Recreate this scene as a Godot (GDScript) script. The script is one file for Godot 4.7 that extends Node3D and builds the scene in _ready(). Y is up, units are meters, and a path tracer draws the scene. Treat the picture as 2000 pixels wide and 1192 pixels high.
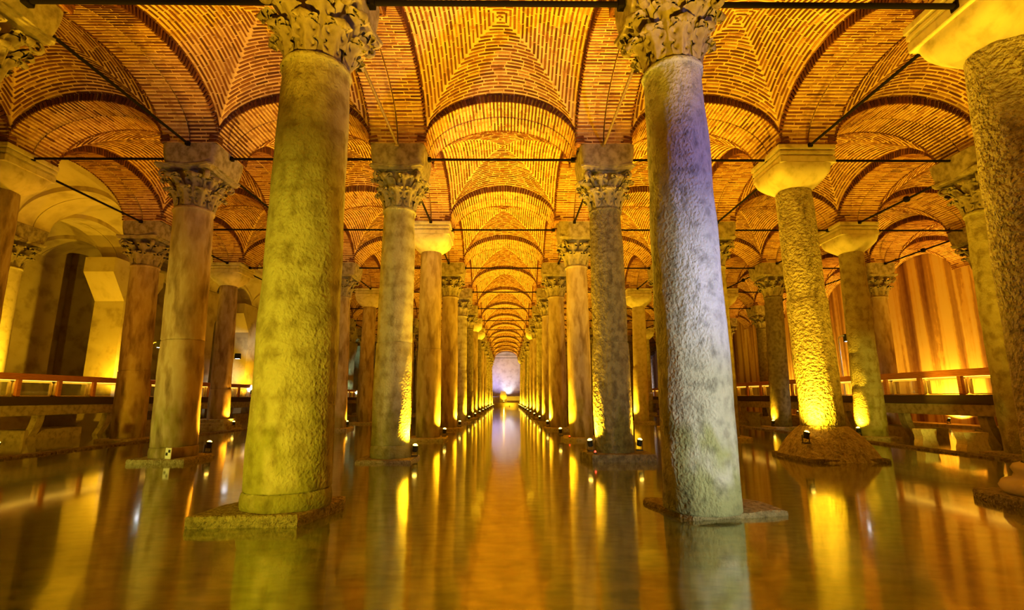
extends Node3D
# An underground brick-vaulted water hall: rows of stone columns standing in shallow water, amber uplights at their feet.

const W := 4.8            # column spacing across
const S := 5.143          # column spacing along the aisle
const HT := 0.625         # half thickness of an arch
const Y_SPRING := 7.14    # top of the impost blocks
const ARCH_B := 1.06      # rise of the arch soffit
const RING := 0.18        # depth of the arch ring below the vault
const RISE := 0.42        # extra rise of the vault crown
const ROWS := 14
const EYE := Vector3(0.145, 1.33, 0.0)

var rng := RandomNumberGenerator.new()
var mats := {}
var used := {}
var brick_meshes: Array[ArrayMesh] = []
var brick_mats: Array[StandardMaterial3D] = []
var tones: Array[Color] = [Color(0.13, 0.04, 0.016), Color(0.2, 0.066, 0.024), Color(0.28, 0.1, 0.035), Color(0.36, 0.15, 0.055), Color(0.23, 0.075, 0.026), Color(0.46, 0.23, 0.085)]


func _ready() -> void:
	rng.seed = 77
	var cam := Camera3D.new()
	cam.name = "camera"
	cam.fov = 2.0 * rad_to_deg(atan(596.0 / 962.1))
	cam.near = 0.05
	cam.far = 200.0
	cam.position = EYE
	cam.rotation_degrees = Vector3(10.63, -0.58, -0.12)
	add_child(cam)
	var we := WorldEnvironment.new()
	we.name = "environment"
	var env := Environment.new()
	env.background_mode = Environment.BG_COLOR
	env.background_color = Color.BLACK
	env.tonemap_mode = Environment.TONE_MAPPER_LINEAR
	env.tonemap_exposure = 1.0
	env.sdfgi_enabled = true
	env.ssao_enabled = true
	env.ssil_enabled = true
	we.environment = env
	add_child(we)
	make_materials()
	build_shell()
	build_ceiling()
	build_columns()
	build_rods()
	build_walkways()
	build_lamps()
	build_far_end()


# ------------------------------------------------------------------ places
func zr(k: float) -> float:
	return 6.056 + (k - 1.0) * S


func at(x: float, y: float, depth: float) -> Vector3:
	return Vector3(x, y, -depth)


# ------------------------------------------------------------------ naming
func numbered(called: String) -> String:
	if not used.has(called):
		used[called] = 0
		return called
	used[called] += 1
	return "%s_%03d" % [called, used[called]]


func tag(o: Node, label: String, category: String, group := "", kind := "") -> Node:
	o.set_meta("label", label)
	if category != "":
		o.set_meta("category", category)
	if group != "":
		o.set_meta("group", group)
	if kind != "":
		o.set_meta("kind", kind)
	return o


func thing(called: String, pos: Vector3, label: String, category: String, group := "") -> Node3D:
	var o := Node3D.new()
	o.name = numbered(called)
	o.position = pos
	add_child(o)
	tag(o, label, category, group)
	return o


func obj(called: String, mesh: Mesh, m: Material, parent: Node = null, pos := Vector3.ZERO) -> MeshInstance3D:
	var o := MeshInstance3D.new()
	o.mesh = mesh
	o.material_override = m
	o.position = pos
	if parent == null:
		o.name = numbered(called)
		add_child(o)
	else:
		o.name = called
		parent.add_child(o, true)
	return o


# ------------------------------------------------------------------ mesh building
class MB:
	var v := PackedVector3Array()
	var n := PackedVector3Array()
	var c := PackedColorArray()
	var uv := PackedVector2Array()
	var i := PackedInt32Array()
	var tint := Color.WHITE
	var with_uv := false

	func tri_ix(a: int, b: int, d: int, want: Vector3) -> void:
		var g := (v[d] - v[a]).cross(v[b] - v[a])
		if g.dot(want) >= 0.0:
			i.append_array([a, b, d])
		else:
			i.append_array([a, d, b])

	func quad(a: Vector3, b: Vector3, d: Vector3, e: Vector3, want: Vector3) -> void:
		var g := (d - a).cross(b - a) + (e - a).cross(d - a)
		if g.length() < 1e-12:
			g = want
		if g.dot(want) < 0.0:
			g = -g
		g = g.normalized()
		var k := v.size()
		for p in [a, b, d, e]:
			v.append(p)
			n.append(g)
			c.append(tint)
			uv.append(Vector2.ZERO)
		tri_ix(k, k + 1, k + 2, g)
		tri_ix(k, k + 2, k + 3, g)

	func box(lo: Vector3, hi: Vector3, t := Transform3D.IDENTITY) -> void:
		var p: Array[Vector3] = []
		for j in 8:
			p.append(t * Vector3(hi.x if j & 1 else lo.x, hi.y if j & 2 else lo.y, hi.z if j & 4 else lo.z))
		var b := t.basis
		quad(p[0], p[2], p[6], p[4], -b.x)
		quad(p[1], p[3], p[7], p[5], b.x)
		quad(p[0], p[1], p[5], p[4], -b.y)
		quad(p[2], p[3], p[7], p[6], b.y)
		quad(p[0], p[1], p[3], p[2], -b.z)
		quad(p[4], p[5], p[7], p[6], b.z)

	# box with chamfered edges along its top and its uprights
	func bevel_box(lo: Vector3, hi: Vector3, e: float, t := Transform3D.IDENTITY) -> void:
		var ring := func(y: float, s: float) -> Array[Vector3]:
			var r: Array[Vector3] = []
			for q in [[lo.x + s, lo.z + e], [lo.x + e, lo.z + s], [hi.x - e, lo.z + s], [hi.x - s, lo.z + e], [hi.x - s, hi.z - e], [hi.x - e, hi.z - s], [lo.x + e, hi.z - s], [lo.x + s, hi.z - e]]:
				r.append(t * Vector3(q[0], y, q[1]))
			return r
		var rings := [ring.call(lo.y, e * 0.6), ring.call(lo.y + e, 0.0), ring.call(hi.y - e, 0.0), ring.call(hi.y, e * 0.6)]
		prism_rings(rings)

	# convex rings joined by flat faces, closed at both ends
	func prism_rings(rings: Array) -> void:
		var mid := Vector3.ZERO
		var cnt := 0
		for r in rings:
			for p in r:
				mid += p
				cnt += 1
		mid /= cnt
		for a in rings.size() - 1:
			var m: int = rings[a].size()
			for j in m:
				var k := (j + 1) % m
				var p0: Vector3 = rings[a][j]
				var p1: Vector3 = rings[a][k]
				var p2: Vector3 = rings[a + 1][k]
				var p3: Vector3 = rings[a + 1][j]
				var ca := Vector3.ZERO
				for q in rings[a]:
					ca += q
				for q in rings[a + 1]:
					ca += q
				ca /= 2.0 * m
				quad(p0, p1, p2, p3, (p0 + p1 + p2 + p3) / 4.0 - ca)
		fan(rings[0], mid)
		fan(rings[-1], mid)

	func fan(r: Array, mid: Vector3) -> void:
		var ce := Vector3.ZERO
		for p in r:
			ce += p
		ce /= r.size()
		for j in r.size():
			quad(ce, r[j], r[(j + 1) % r.size()], r[(j + 1) % r.size()], ce - mid)

	# smooth grid, rows of points; want(point) gives a rough outward direction
	func grid(p: Array, want: Callable, wrap := false) -> void:
		var rows := p.size()
		var cols: int = p[0].size()
		var k := v.size()
		for a in rows:
			for b in cols:
				var b0 := b - 1
				var b1 := b + 1
				if wrap:
					b0 = cols - 2 if b == 0 else b - 1
					b1 = 1 if b == cols - 1 else b + 1
				else:
					b0 = maxi(b - 1, 0)
					b1 = mini(b + 1, cols - 1)
				var dc: Vector3 = p[a][b1] - p[a][b0]
				var dr: Vector3 = p[mini(a + 1, rows - 1)][b] - p[maxi(a - 1, 0)][b]
				var g := dc.cross(dr)
				var w: Vector3 = want.call(p[a][b])
				if g.length() < 1e-10:
					g = w
				if g.dot(w) < 0.0:
					g = -g
				v.append(p[a][b])
				n.append(g.normalized())
				c.append(tint)
				uv.append(Vector2(float(b) / (cols - 1), float(a) / (rows - 1)))
		for a in rows - 1:
			for b in cols - 1:
				var q := k + a * cols + b
				var w2 := n[q] + n[q + 1] + n[q + cols] + n[q + cols + 1]
				tri_ix(q, q + 1, q + cols + 1, w2)
				tri_ix(q, q + cols + 1, q + cols, w2)

	func lathe(profile: Array, seg: int, wobble = null) -> void:
		var p := []
		for q in profile:
			var r := []
			for j in seg + 1:
				var a := TAU * (j % seg) / seg
				var rad: float = q.x
				if wobble != null:
					rad += wobble.call(a, q.y)
				r.append(Vector3(cos(a) * rad, q.y, sin(a) * rad))
			p.append(r)
		grid(p, func(x: Vector3) -> Vector3: return Vector3(x.x, 0.0001, x.z), true)

	func disc(y: float, rad: float, seg: int, up: float) -> void:
		var r := []
		for j in seg:
			r.append(Vector3(cos(TAU * j / seg) * rad, y, sin(TAU * j / seg) * rad))
		fan(r, Vector3(0, y - up, 0))

	func tube(path: Array, rad: float, seg := 8) -> void:
		var p := []
		for a in path.size():
			var d: Vector3 = (path[mini(a + 1, path.size() - 1)] - path[maxi(a - 1, 0)]).normalized()
			var s := d.cross(Vector3.UP if absf(d.y) < 0.95 else Vector3.RIGHT).normalized()
			var u := s.cross(d)
			var r := []
			for j in seg + 1:
				var t := TAU * (j % seg) / seg
				r.append(path[a] + (s * cos(t) + u * sin(t)) * rad)
			p.append(r)
		for a in path.size() - 1:
			var ca: Vector3 = (path[a] + path[a + 1]) / 2.0
			grid([p[a], p[a + 1]], func(x: Vector3) -> Vector3:
				var ax: Vector3 = (path[a + 1] - path[a]).normalized()
				var o: Vector3 = x - ca
				return o - ax * o.dot(ax), true)
		fan(p[0].slice(0, seg), ca_of(path, 1))
		fan(p[-1].slice(0, seg), ca_of(path, path.size() - 2))

	func ca_of(path: Array, k: int) -> Vector3:
		return path[k]

	func done() -> ArrayMesh:
		var arr := []
		arr.resize(Mesh.ARRAY_MAX)
		arr[Mesh.ARRAY_VERTEX] = v
		arr[Mesh.ARRAY_NORMAL] = n
		arr[Mesh.ARRAY_COLOR] = c
		if with_uv:
			arr[Mesh.ARRAY_TEX_UV] = uv
		arr[Mesh.ARRAY_INDEX] = i
		var m := ArrayMesh.new()
		m.add_surface_from_arrays(Mesh.PRIMITIVE_TRIANGLES, arr)
		return m


# ------------------------------------------------------------------ materials
func noise_tex(freq: float, octaves: int, ramp: Gradient, sd: int, kind := FastNoiseLite.TYPE_SIMPLEX_SMOOTH, size := 512, fractal := FastNoiseLite.FRACTAL_FBM) -> NoiseTexture2D:
	var f := FastNoiseLite.new()
	f.seed = sd
	f.noise_type = kind
	f.frequency = freq
	f.fractal_type = fractal
	f.fractal_octaves = octaves
	f.fractal_gain = 0.55
	var t := NoiseTexture2D.new()
	t.width = size
	t.height = size
	t.seamless = true
	t.noise = f
	if ramp != null:
		t.color_ramp = ramp
	return t


func ramp(stops: Array) -> Gradient:
	var g := Gradient.new()
	var off := PackedFloat32Array()
	var col := PackedColorArray()
	for s in stops:
		off.append(s[0])
		col.append((s[1] as Color).linear_to_srgb())
	g.offsets = off
	g.colors = col
	return g


func stone(called: String, stops: Array, freq: float, relief: float, sd: int, scale := Vector3(0.45, 0.22, 0.45), rough := 0.85, bump_freq := 0.03) -> StandardMaterial3D:
	var m := StandardMaterial3D.new()
	m.resource_name = called
	m.albedo_texture = noise_tex(freq, 6, ramp(stops), sd)
	m.roughness = rough
	m.metallic_specular = 0.35
	m.uv1_triplanar = true
	m.uv1_scale = scale
	m.uv1_offset = Vector3(sd * 0.37, sd * 0.11, sd * 0.23)
	m.vertex_color_use_as_albedo = true
	if relief > 2.1 and called != "bed mud":
		m.heightmap_enabled = true
		m.heightmap_texture = noise_tex(bump_freq, 5, null, sd + 5)
		m.heightmap_scale = relief
	mats[called] = m
	if relief > 2.1:
		var far_m := m.duplicate() as StandardMaterial3D   # the same stone seen from far off, where its relief no longer shows
		far_m.heightmap_enabled = false
		mats[called + " far"] = far_m
	return m


func marker(pos: Vector3, label: String) -> void:
	var g := thing("marker_light", pos, label, "lamp")
	var b := MB.new()
	b.bevel_box(Vector3(-0.03, 0.0, -0.03), Vector3(0.03, 0.03, 0.03), 0.006)
	obj("housing", b.done(), mats["lamp housing"], g)
	var l := MB.new()
	l.lathe([Vector2(0.022, 0.03), Vector2(0.022, 0.05), Vector2(0.012, 0.065), Vector2(0.001, 0.068)], 12)
	obj("lens", l.done(), mats["red lens"], g)


func flat(called: String, col: Color, rough: float, metal := 0.0) -> StandardMaterial3D:
	var m := StandardMaterial3D.new()
	m.resource_name = called
	m.albedo_color = col.linear_to_srgb()
	m.roughness = rough
	m.metallic = metal
	mats[called] = m
	return m


func glow(called: String, col: Color, power: float) -> StandardMaterial3D:
	var m := flat(called, Color(0.8, 0.8, 0.8), 0.4)
	m.emission_enabled = true
	m.emission = col
	m.emission_energy_multiplier = power
	return m


func make_materials() -> void:
	# stones
	stone("mossy stone", [[0.0, Color(0.16, 0.12, 0.05)], [0.33, Color(0.29, 0.24, 0.11)], [0.48, Color(0.38, 0.33, 0.17)], [0.65, Color(0.44, 0.39, 0.21)], [1.0, Color(0.42, 0.36, 0.18)]], 0.014, 2.2, 3, Vector3(0.5, 0.35, 0.5), 0.85, 0.08)
	stone("grey marble", [[0.0, Color(0.15, 0.15, 0.15)], [0.3, Color(0.3, 0.3, 0.3)], [0.45, Color(0.4, 0.4, 0.4)], [0.6, Color(0.45, 0.45, 0.45)], [1.0, Color(0.42, 0.42, 0.42)]], 0.02, 2.15, 11, Vector3(0.55, 0.38, 0.55), 0.85, 0.08)
	stone("brown stone", [[0.0, Color(0.12, 0.07, 0.035)], [0.42, Color(0.34, 0.24, 0.14)], [0.6, Color(0.46, 0.36, 0.24)], [1.0, Color(0.38, 0.27, 0.15)]], 0.01, 2.0, 21, Vector3(0.6, 0.16, 0.6))
	stone("pitted stone", [[0.0, Color(0.13, 0.1, 0.06)], [0.4, Color(0.4, 0.33, 0.21)], [0.6, Color(0.52, 0.45, 0.3)], [1.0, Color(0.58, 0.5, 0.34)]], 0.02, 9.0, 31, Vector3(0.6, 0.5, 0.6), 0.9, 0.045)
	stone("dark stone", [[0.0, Color(0.08, 0.058, 0.04)], [0.4, Color(0.15, 0.115, 0.075)], [0.6, Color(0.22, 0.175, 0.11)], [1.0, Color(0.24, 0.19, 0.12)]], 0.018, 6.0, 41, Vector3(0.6, 0.4, 0.6), 0.9, 0.04)
	stone("carved stone", [[0.0, Color(0.12, 0.08, 0.045)], [0.4, Color(0.24, 0.185, 0.11)], [0.65, Color(0.33, 0.265, 0.165)], [1.0, Color(0.38, 0.31, 0.2)]], 0.012, 1.6, 51, Vector3(0.8, 0.8, 0.8))
	stone("cushion stone", [[0.0, Color(0.34, 0.27, 0.14)], [0.5, Color(0.58, 0.5, 0.3)], [1.0, Color(0.62, 0.54, 0.34)]], 0.012, 1.5, 61, Vector3(0.5, 0.5, 0.5))
	stone("plinth stone", [[0.0, Color(0.12, 0.09, 0.045)], [0.45, Color(0.32, 0.26, 0.14)], [1.0, Color(0.46, 0.39, 0.22)]], 0.02, 5.0, 71, Vector3(0.8, 0.8, 0.8), 0.85, 0.05)
	stone("plaster", [[0.0, Color(0.3, 0.22, 0.1)], [0.5, Color(0.52, 0.41, 0.2)], [1.0, Color(0.56, 0.46, 0.24)]], 0.006, 1.5, 81, Vector3(0.3, 0.3, 0.3))
	stone("concrete", [[0.0, Color(0.16, 0.12, 0.07)], [0.5, Color(0.34, 0.27, 0.16)], [1.0, Color(0.42, 0.34, 0.2)]], 0.015, 1.5, 91, Vector3(0.5, 0.5, 0.5))
	stone("pale block stone", [[0.0, Color(0.45, 0.36, 0.2)], [0.5, Color(0.66, 0.55, 0.34)], [1.0, Color(0.7, 0.6, 0.4)]], 0.02, 2.0, 95, Vector3(0.8, 0.8, 0.8))
	var mo := stone("mortar", [[0.0, Color(0.16, 0.075, 0.04)], [0.26, Color(0.36, 0.2, 0.08)], [0.42, Color(0.6, 0.38, 0.15)], [0.7, Color(0.68, 0.45, 0.19)], [1.0, Color(0.6, 0.4, 0.16)]], 0.012, 1.0, 101, Vector3(0.5, 0.5, 0.5), 0.95, 0.05)
	mo.metallic_specular = 0.2
	stone("bed mud", [[0.0, Color(0.018, 0.016, 0.004)], [0.4, Color(0.07, 0.065, 0.014)], [0.55, Color(0.14, 0.13, 0.03)], [0.7, Color(0.22, 0.2, 0.055)], [1.0, Color(0.13, 0.12, 0.03)]], 0.012, 3.0, 111, Vector3(0.33, 0.33, 0.6))
	# bricks
	var grain := noise_tex(0.05, 4, ramp([[0.0, Color(0.55, 0.55, 0.55)], [1.0, Color(1, 1, 1)]]), 121, FastNoiseLite.TYPE_SIMPLEX_SMOOTH, 256)
	for t in tones:
		var b := StandardMaterial3D.new()
		b.resource_name = "brick clay"
		b.albedo_color = t.linear_to_srgb()
		b.albedo_texture = grain
		b.uv1_triplanar = true
		b.uv1_world_triplanar = true
		b.uv1_scale = Vector3(1.5, 1.5, 1.5)
		b.roughness = 0.92
		b.metallic_specular = 0.25
		brick_mats.append(b)
	var bw := StandardMaterial3D.new()
	bw.resource_name = "brickwork"
	bw.albedo_texture = grain
	bw.vertex_color_use_as_albedo = true
	bw.uv1_triplanar = true
	bw.uv1_world_triplanar = true
	bw.uv1_scale = Vector3(1.5, 1.5, 1.5)
	bw.roughness = 0.92
	bw.metallic_specular = 0.25
	mats["brickwork"] = bw
	# others
	flat("iron", Color(0.01, 0.007, 0.005), 0.9).metallic_specular = 0.15
	flat("old iron", Color(0.16, 0.1, 0.06), 0.6, 0.2)
	flat("lamp housing", Color(0.02, 0.02, 0.02), 0.5, 0.4)
	stone("rail wood", [[0.0, Color(0.34, 0.11, 0.035)], [0.5, Color(0.52, 0.19, 0.06)], [1.0, Color(0.58, 0.23, 0.08)]], 0.02, 0.4, 131, Vector3(3.0, 3.0, 0.25), 0.5)
	flat("pale wood", Color(0.72, 0.52, 0.17), 0.6)
	flat("dark wood", Color(0.05, 0.025, 0.012), 0.7)
	flat("white enamel", Color(0.8, 0.78, 0.7), 0.5)
	flat("black enamel", Color(0.02, 0.02, 0.02), 0.5)
	glow("amber lens", Color(1.0, 0.8, 0.3), 14.0)
	glow("led", Color(1.0, 0.8, 0.3), 3.0)
	glow("white lens", Color(0.95, 0.97, 1.0), 25.0)
	glow("red lens", Color(1.0, 0.06, 0.08), 4.0)
	var gl := flat("clear glass", Color(0.9, 0.95, 0.9), 0.03)
	gl.albedo_color = Color(0.9, 0.95, 0.9, 0.08)
	gl.transparency = BaseMaterial3D.TRANSPARENCY_ALPHA
	var wa := StandardMaterial3D.new()
	wa.resource_name = "still water"
	wa.albedo_color = Color(1, 1, 1, 0.86)
	wa.albedo_texture = noise_tex(0.014, 5, ramp([[0.0, Color(0.22, 0.27, 0.05)], [0.35, Color(0.34, 0.39, 0.1)], [0.5, Color(0.43, 0.48, 0.14)], [0.65, Color(0.54, 0.56, 0.18)], [1.0, Color(0.44, 0.48, 0.14)]]), 171, FastNoiseLite.TYPE_SIMPLEX_SMOOTH, 1024)
	wa.transparency = BaseMaterial3D.TRANSPARENCY_ALPHA
	wa.roughness = 0.115
	wa.metallic = 0.6
	wa.metallic_specular = 0.7
	wa.clearcoat_enabled = true
	wa.clearcoat = 1.0
	wa.clearcoat_roughness = 0.07
	wa.normal_enabled = true
	var rip := noise_tex(0.012, 4, null, 141)
	rip.as_normal_map = true
	rip.bump_strength = 2.0
	wa.normal_texture = rip
	wa.normal_scale = 0.11
	wa.uv1_triplanar = true
	wa.uv1_scale = Vector3(0.16, 0.5, 0.4)
	mats["water"] = wa
	# streaked wall: water stains running down
	var im := Image.create(512, 256, false, Image.FORMAT_RGB8)
	var f := FastNoiseLite.new()
	f.seed = 9
	f.frequency = 0.03
	f.fractal_octaves = 5
	var f2 := FastNoiseLite.new()
	f2.seed = 12
	f2.frequency = 0.012
	for x in 512:
		for y in 256:
			var s := f.get_noise_2d(x * 1.1, y * 0.05) * 0.8 + f2.get_noise_2d(x * 2.0, y * 0.12) * 0.9
			var g := f.get_noise_2d(x * 3.0, y * 3.0) * 0.12
			var t := clampf(0.76 + s + g, 0.0, 1.0)
			var col := Color(0.16, 0.05, 0.02).lerp(Color(0.62, 0.36, 0.12), t) if t < 0.7 else Color(0.62, 0.36, 0.12).lerp(Color(0.7, 0.5, 0.22), (t - 0.7) / 0.3)
			im.set_pixel(x, y, col.linear_to_srgb())
	var sw := StandardMaterial3D.new()
	sw.resource_name = "stained plaster"
	sw.albedo_texture = ImageTexture.create_from_image(im)
	sw.roughness = 0.75
	sw.uv1_scale = Vector3(8.0, 1.0, 1.0)
	mats["stained"] = sw
	# brick shapes: unit brick, a little irregular, its visible face (-y) chamfered
	for k in 5:
		var b := MB.new()
		var jit := func() -> float: return rng.randf_range(-0.06, 0.06)
		var top: Array[Vector3] = []
		var low: Array[Vector3] = []
		var face: Array[Vector3] = []
		for q in [[-0.5, -0.5], [0.5, -0.5], [0.5, 0.5], [-0.5, 0.5]]:
			var jx: float = jit.call() * 0.3
			var jz: float = jit.call() * 2.0
			top.append(Vector3(q[0] + jx, 0.5, q[1] + jz))
			low.append(Vector3(q[0] + jx, -0.42, q[1] + jz))
			face.append(Vector3(q[0] * 0.965 + jx, -0.5 + jit.call() * 0.3, q[1] * 0.8 + jz))
		b.prism_rings([top, low, face])
		brick_meshes.append(b.done())


# ------------------------------------------------------------------ room shell
func build_shell() -> void:
	var z0 := zr(-1)
	var z1 := zr(15)
	var fl := MB.new()
	fl.box(Vector3(-24, -0.95, -z1 - 1), Vector3(23, -0.55, -z0 + 1))
	tag(obj("floor", fl.done(), mats["bed mud"]), "olive muddy bed seen through the shallow water", "floor", "", "structure")
	var w := MB.new()
	var seg := 24
	var wp := []
	for r in [0, 1]:
		var row := []
		for q in seg + 1:
			row.append(Vector3(lerpf(-24, 23, float(q) / seg), 0.0, -z1 - 1 if r == 0 else -z0 + 1))
		wp.append(row)
	w.grid(wp, func(_p: Vector3) -> Vector3: return Vector3.UP)
	tag(obj("water_surface", w.done(), mats["water"]), "still greenish brown water reflecting the lit columns and vaults", "water", "", "structure")
	var ce := MB.new()
	ce.box(Vector3(-24, 9.15, -z1 - 1), Vector3(23, 9.6, -z0 + 1))
	tag(obj("ceiling", ce.done(), mats["mortar"]), "solid masonry mass above all the brick vaults", "ceiling", "", "structure")
	# the stained wall beyond the blue-grey column's side
	var sw := MB.new()
	sw.with_uv = true
	var rows := []
	for a in [9.3, -0.9]:
		var r := []
		for b in 40:
			r.append(Vector3(21.0, a, -lerpf(z0 - 1, z1 + 1, b / 39.0)))
		rows.append(r)
	sw.grid(rows, func(_p: Vector3) -> Vector3: return Vector3.LEFT)
	sw.box(Vector3(21.02, -0.9, -z1 - 1), Vector3(21.6, 9.3, -z0 + 1))
	tag(obj("wall_right", sw.done(), mats["stained"]), "tall ochre wall streaked with dark vertical water stains behind the walkway", "wall", "", "structure")
	# plastered wall with deep dark recesses between broad pilasters
	var lw := MB.new()
	lw.box(Vector3(-24.0, -0.9, -z1 - 1), Vector3(-23.4, 9.3, -z0 + 1))
	var wl := obj("wall_left", lw.done(), mats["plaster"])
	tag(wl, "plastered wall with dark recesses between broad pilasters", "wall", "", "structure")
	for k in range(0, 15):
		var pb := MB.new()
		pb.bevel_box(Vector3(-23.4, -0.9, -1.0), Vector3(-20.75, 9.2, 1.0), 0.05)
		obj("pilaster", pb.done(), mats["plaster"], wl, Vector3(0, 0, -zr(k) - 0.3))
	var bw := MB.new()
	bw.box(Vector3(-24, -0.9, -z0 + 0.3), Vector3(23, 9.3, -z0 + 0.9))
	tag(obj("wall_front", bw.done(), mats["plaster"]), "plain plastered end wall on the viewer's side of the hall", "wall", "", "structure")
	var ew := MB.new()
	ew.box(Vector3(-24, -0.9, -z1 - 0.9), Vector3(23, 9.3, -z1 - 0.3))
	var fm := stone("far plaster", [[0.0, Color(0.42, 0.36, 0.36)], [0.5, Color(0.6, 0.55, 0.56)], [1.0, Color(0.66, 0.62, 0.62)]], 0.01, 1.0, 151, Vector3(0.2, 0.2, 0.2))
	tag(obj("wall_back", ew.done(), fm), "pale lilac plastered wall closing the far end of the hall", "wall", "", "structure")


# ------------------------------------------------------------------ brick vaults
func arch_y(u: float) -> float:
	return sqrt(maxf(0.0, 1.0 - u * u))


# height of a vault with half sizes 1 x 1 (u, v in -1..1)
func vault_y(u: float, v: float) -> float:
	var m := minf(absf(u), absf(v))
	return Y_SPRING + 0.1 + (ARCH_B + RING - 0.1) * arch_y(m) + RISE * (1.0 - u * u) * (1.0 - v * v)


func vault_shell(ax: float, az: float, lift: float) -> MB:
	var b := MB.new()
	for side in 4:
		for layer in 2:
			var p := []
			for a in 15:
				var s := sin(0.5 * PI * a / 14.0)
				var row := []
				var tm := asin(s)
				for q in 17:
					var u := sin(tm * (q / 8.0 - 1.0))
					row.append(vault_point(side, u, s, ax, az) + Vector3(0, lift + 0.22 * layer, 0))
				p.append(row)
			var up := layer * 2.0 - 1.0
			b.grid(p, func(x: Vector3) -> Vector3: return Vector3(x.x * up * 0.3, up, x.z * up * 0.3))
	return b


func vault_point(side: int, u: float, s: float, ax: float, az: float) -> Vector3:
	var y := vault_y(u, s)
	match side:
		0: return Vector3(u * ax, y, -s * az)
		1: return Vector3(u * ax, y, s * az)
		2: return Vector3(s * ax, y, u * az)
	return Vector3(-s * ax, y, u * az)


# every brick of a vault as [transform of the unit brick, tone]
func vault_bricks(ax: float, az: float) -> Array:
	var out := []
	for side in 4:
		var half := az if side < 2 else ax
		var n := int(half / 0.083)
		for j in n:
			var s := (j + 0.55) / n
			var tm := asin(minf(s, 0.9995))
			var pts := []
			var len := [0.0]
			for q in 61:
				pts.append(vault_point(side, sin(tm * (q / 30.0 - 1.0)), s, ax, az))
				if q > 0:
					len.append(len[-1] + (pts[q] - pts[q - 1]).length())
			var total: float = len[-1]
			var d := rng.randf_range(0.0, 0.05)
			while d < total - 0.03:
				var l := minf(rng.randf_range(0.24, 0.39), total - d)
				if l > 0.05:
					var m := d + l / 2.0
					var k := 1
					while k < 60 and len[k] < m:
						k += 1
					var f: float = (m - len[k - 1]) / maxf(1e-6, len[k] - len[k - 1])
					var c: Vector3 = pts[k - 1].lerp(pts[k], f)
					var ka := maxi(0, k - 2)
					var kb := mini(60, k + 1)
					var t: Vector3 = (pts[kb] - pts[ka]).normalized()
					var uu := sin(tm * ((k - 1 + f) / 30.0 - 1.0))
					var c2 := vault_point(side, uu, minf(s + 0.03, 1.0), ax, az) - vault_point(side, uu, s - 0.03, ax, az)
					var n1 := t.cross(c2).normalized()
					if n1.y < 0.0:
						n1 = -n1
					var w := n1.cross(t).normalized()
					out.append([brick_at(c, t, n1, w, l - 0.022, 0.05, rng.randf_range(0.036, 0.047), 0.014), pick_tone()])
				d += l
	return out


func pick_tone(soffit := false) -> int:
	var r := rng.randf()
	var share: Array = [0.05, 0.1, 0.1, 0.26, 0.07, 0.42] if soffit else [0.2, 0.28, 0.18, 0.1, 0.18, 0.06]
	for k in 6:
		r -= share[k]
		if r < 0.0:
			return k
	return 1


# t along the brick, nrm into the masonry, w across the course
func brick_at(c: Vector3, t: Vector3, nrm: Vector3, w: Vector3, l: float, deep: float, thick: float, proud: float) -> Transform3D:
	var wob := rng.randf_range(-0.012, 0.012)
	var t2 := (t + w * wob).normalized()
	var w2 := nrm.cross(t2).normalized()
	return Transform3D(Basis(t2 * l, nrm * deep, w2 * thick), c + nrm * (deep * 0.5 - proud - rng.randf_range(-0.004, 0.004)))


# arch soffit spanning along local x with half span a, local z its axis; bricks as [transform, tone]
func arch_bricks(a: float) -> Array:
	var out := []
	var pts := []
	var len := [0.0]
	for q in 121:
		var th := PI * q / 120.0
		pts.append(Vector3(-cos(th) * a, Y_SPRING + sin(th) * ARCH_B, 0.0))
		if q > 0:
			len.append(len[-1] + (pts[q] - pts[q - 1]).length())
	var n := int(len[-1] / 0.084)
	for j in n:
		var m: float = (j + 0.5) / n * len[-1]
		var k := 1
		while k < 120 and len[k] < m:
			k += 1
		var f: float = (m - len[k - 1]) / maxf(1e-6, len[k] - len[k - 1])
		var c: Vector3 = pts[k - 1].lerp(pts[k], f)
		var t: Vector3 = (pts[k] - pts[k - 1]).normalized()
		var nrm := Vector3(-t.y, t.x, 0.0)
		if nrm.y < 0.0:
			nrm = -nrm
		for edge in [-1.0, 1.0]:
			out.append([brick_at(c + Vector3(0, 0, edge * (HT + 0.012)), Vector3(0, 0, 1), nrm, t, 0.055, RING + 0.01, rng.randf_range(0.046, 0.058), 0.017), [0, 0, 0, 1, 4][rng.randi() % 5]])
		for half in 2:
			var cut := 0.36 if (j + half) % 2 == 0 else 0.24
			var seams := [-HT - 0.012, -HT + cut, -0.016] if half == 0 else [0.016, HT - cut, HT + 0.012]
			for q in 2:
				var za: float = seams[q] + (0.0 if q == 0 else 0.009)
				var zb: float = seams[q + 1] - (0.0 if (q == 1 and half == 1) or (q == 1 and half == 0) else 0.009)
				var deep := RING if (half == 0 and q == 0) or (half == 1 and q == 1) else 0.06
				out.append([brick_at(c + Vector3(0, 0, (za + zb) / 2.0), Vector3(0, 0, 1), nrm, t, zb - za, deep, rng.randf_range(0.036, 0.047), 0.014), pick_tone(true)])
	return out


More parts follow.
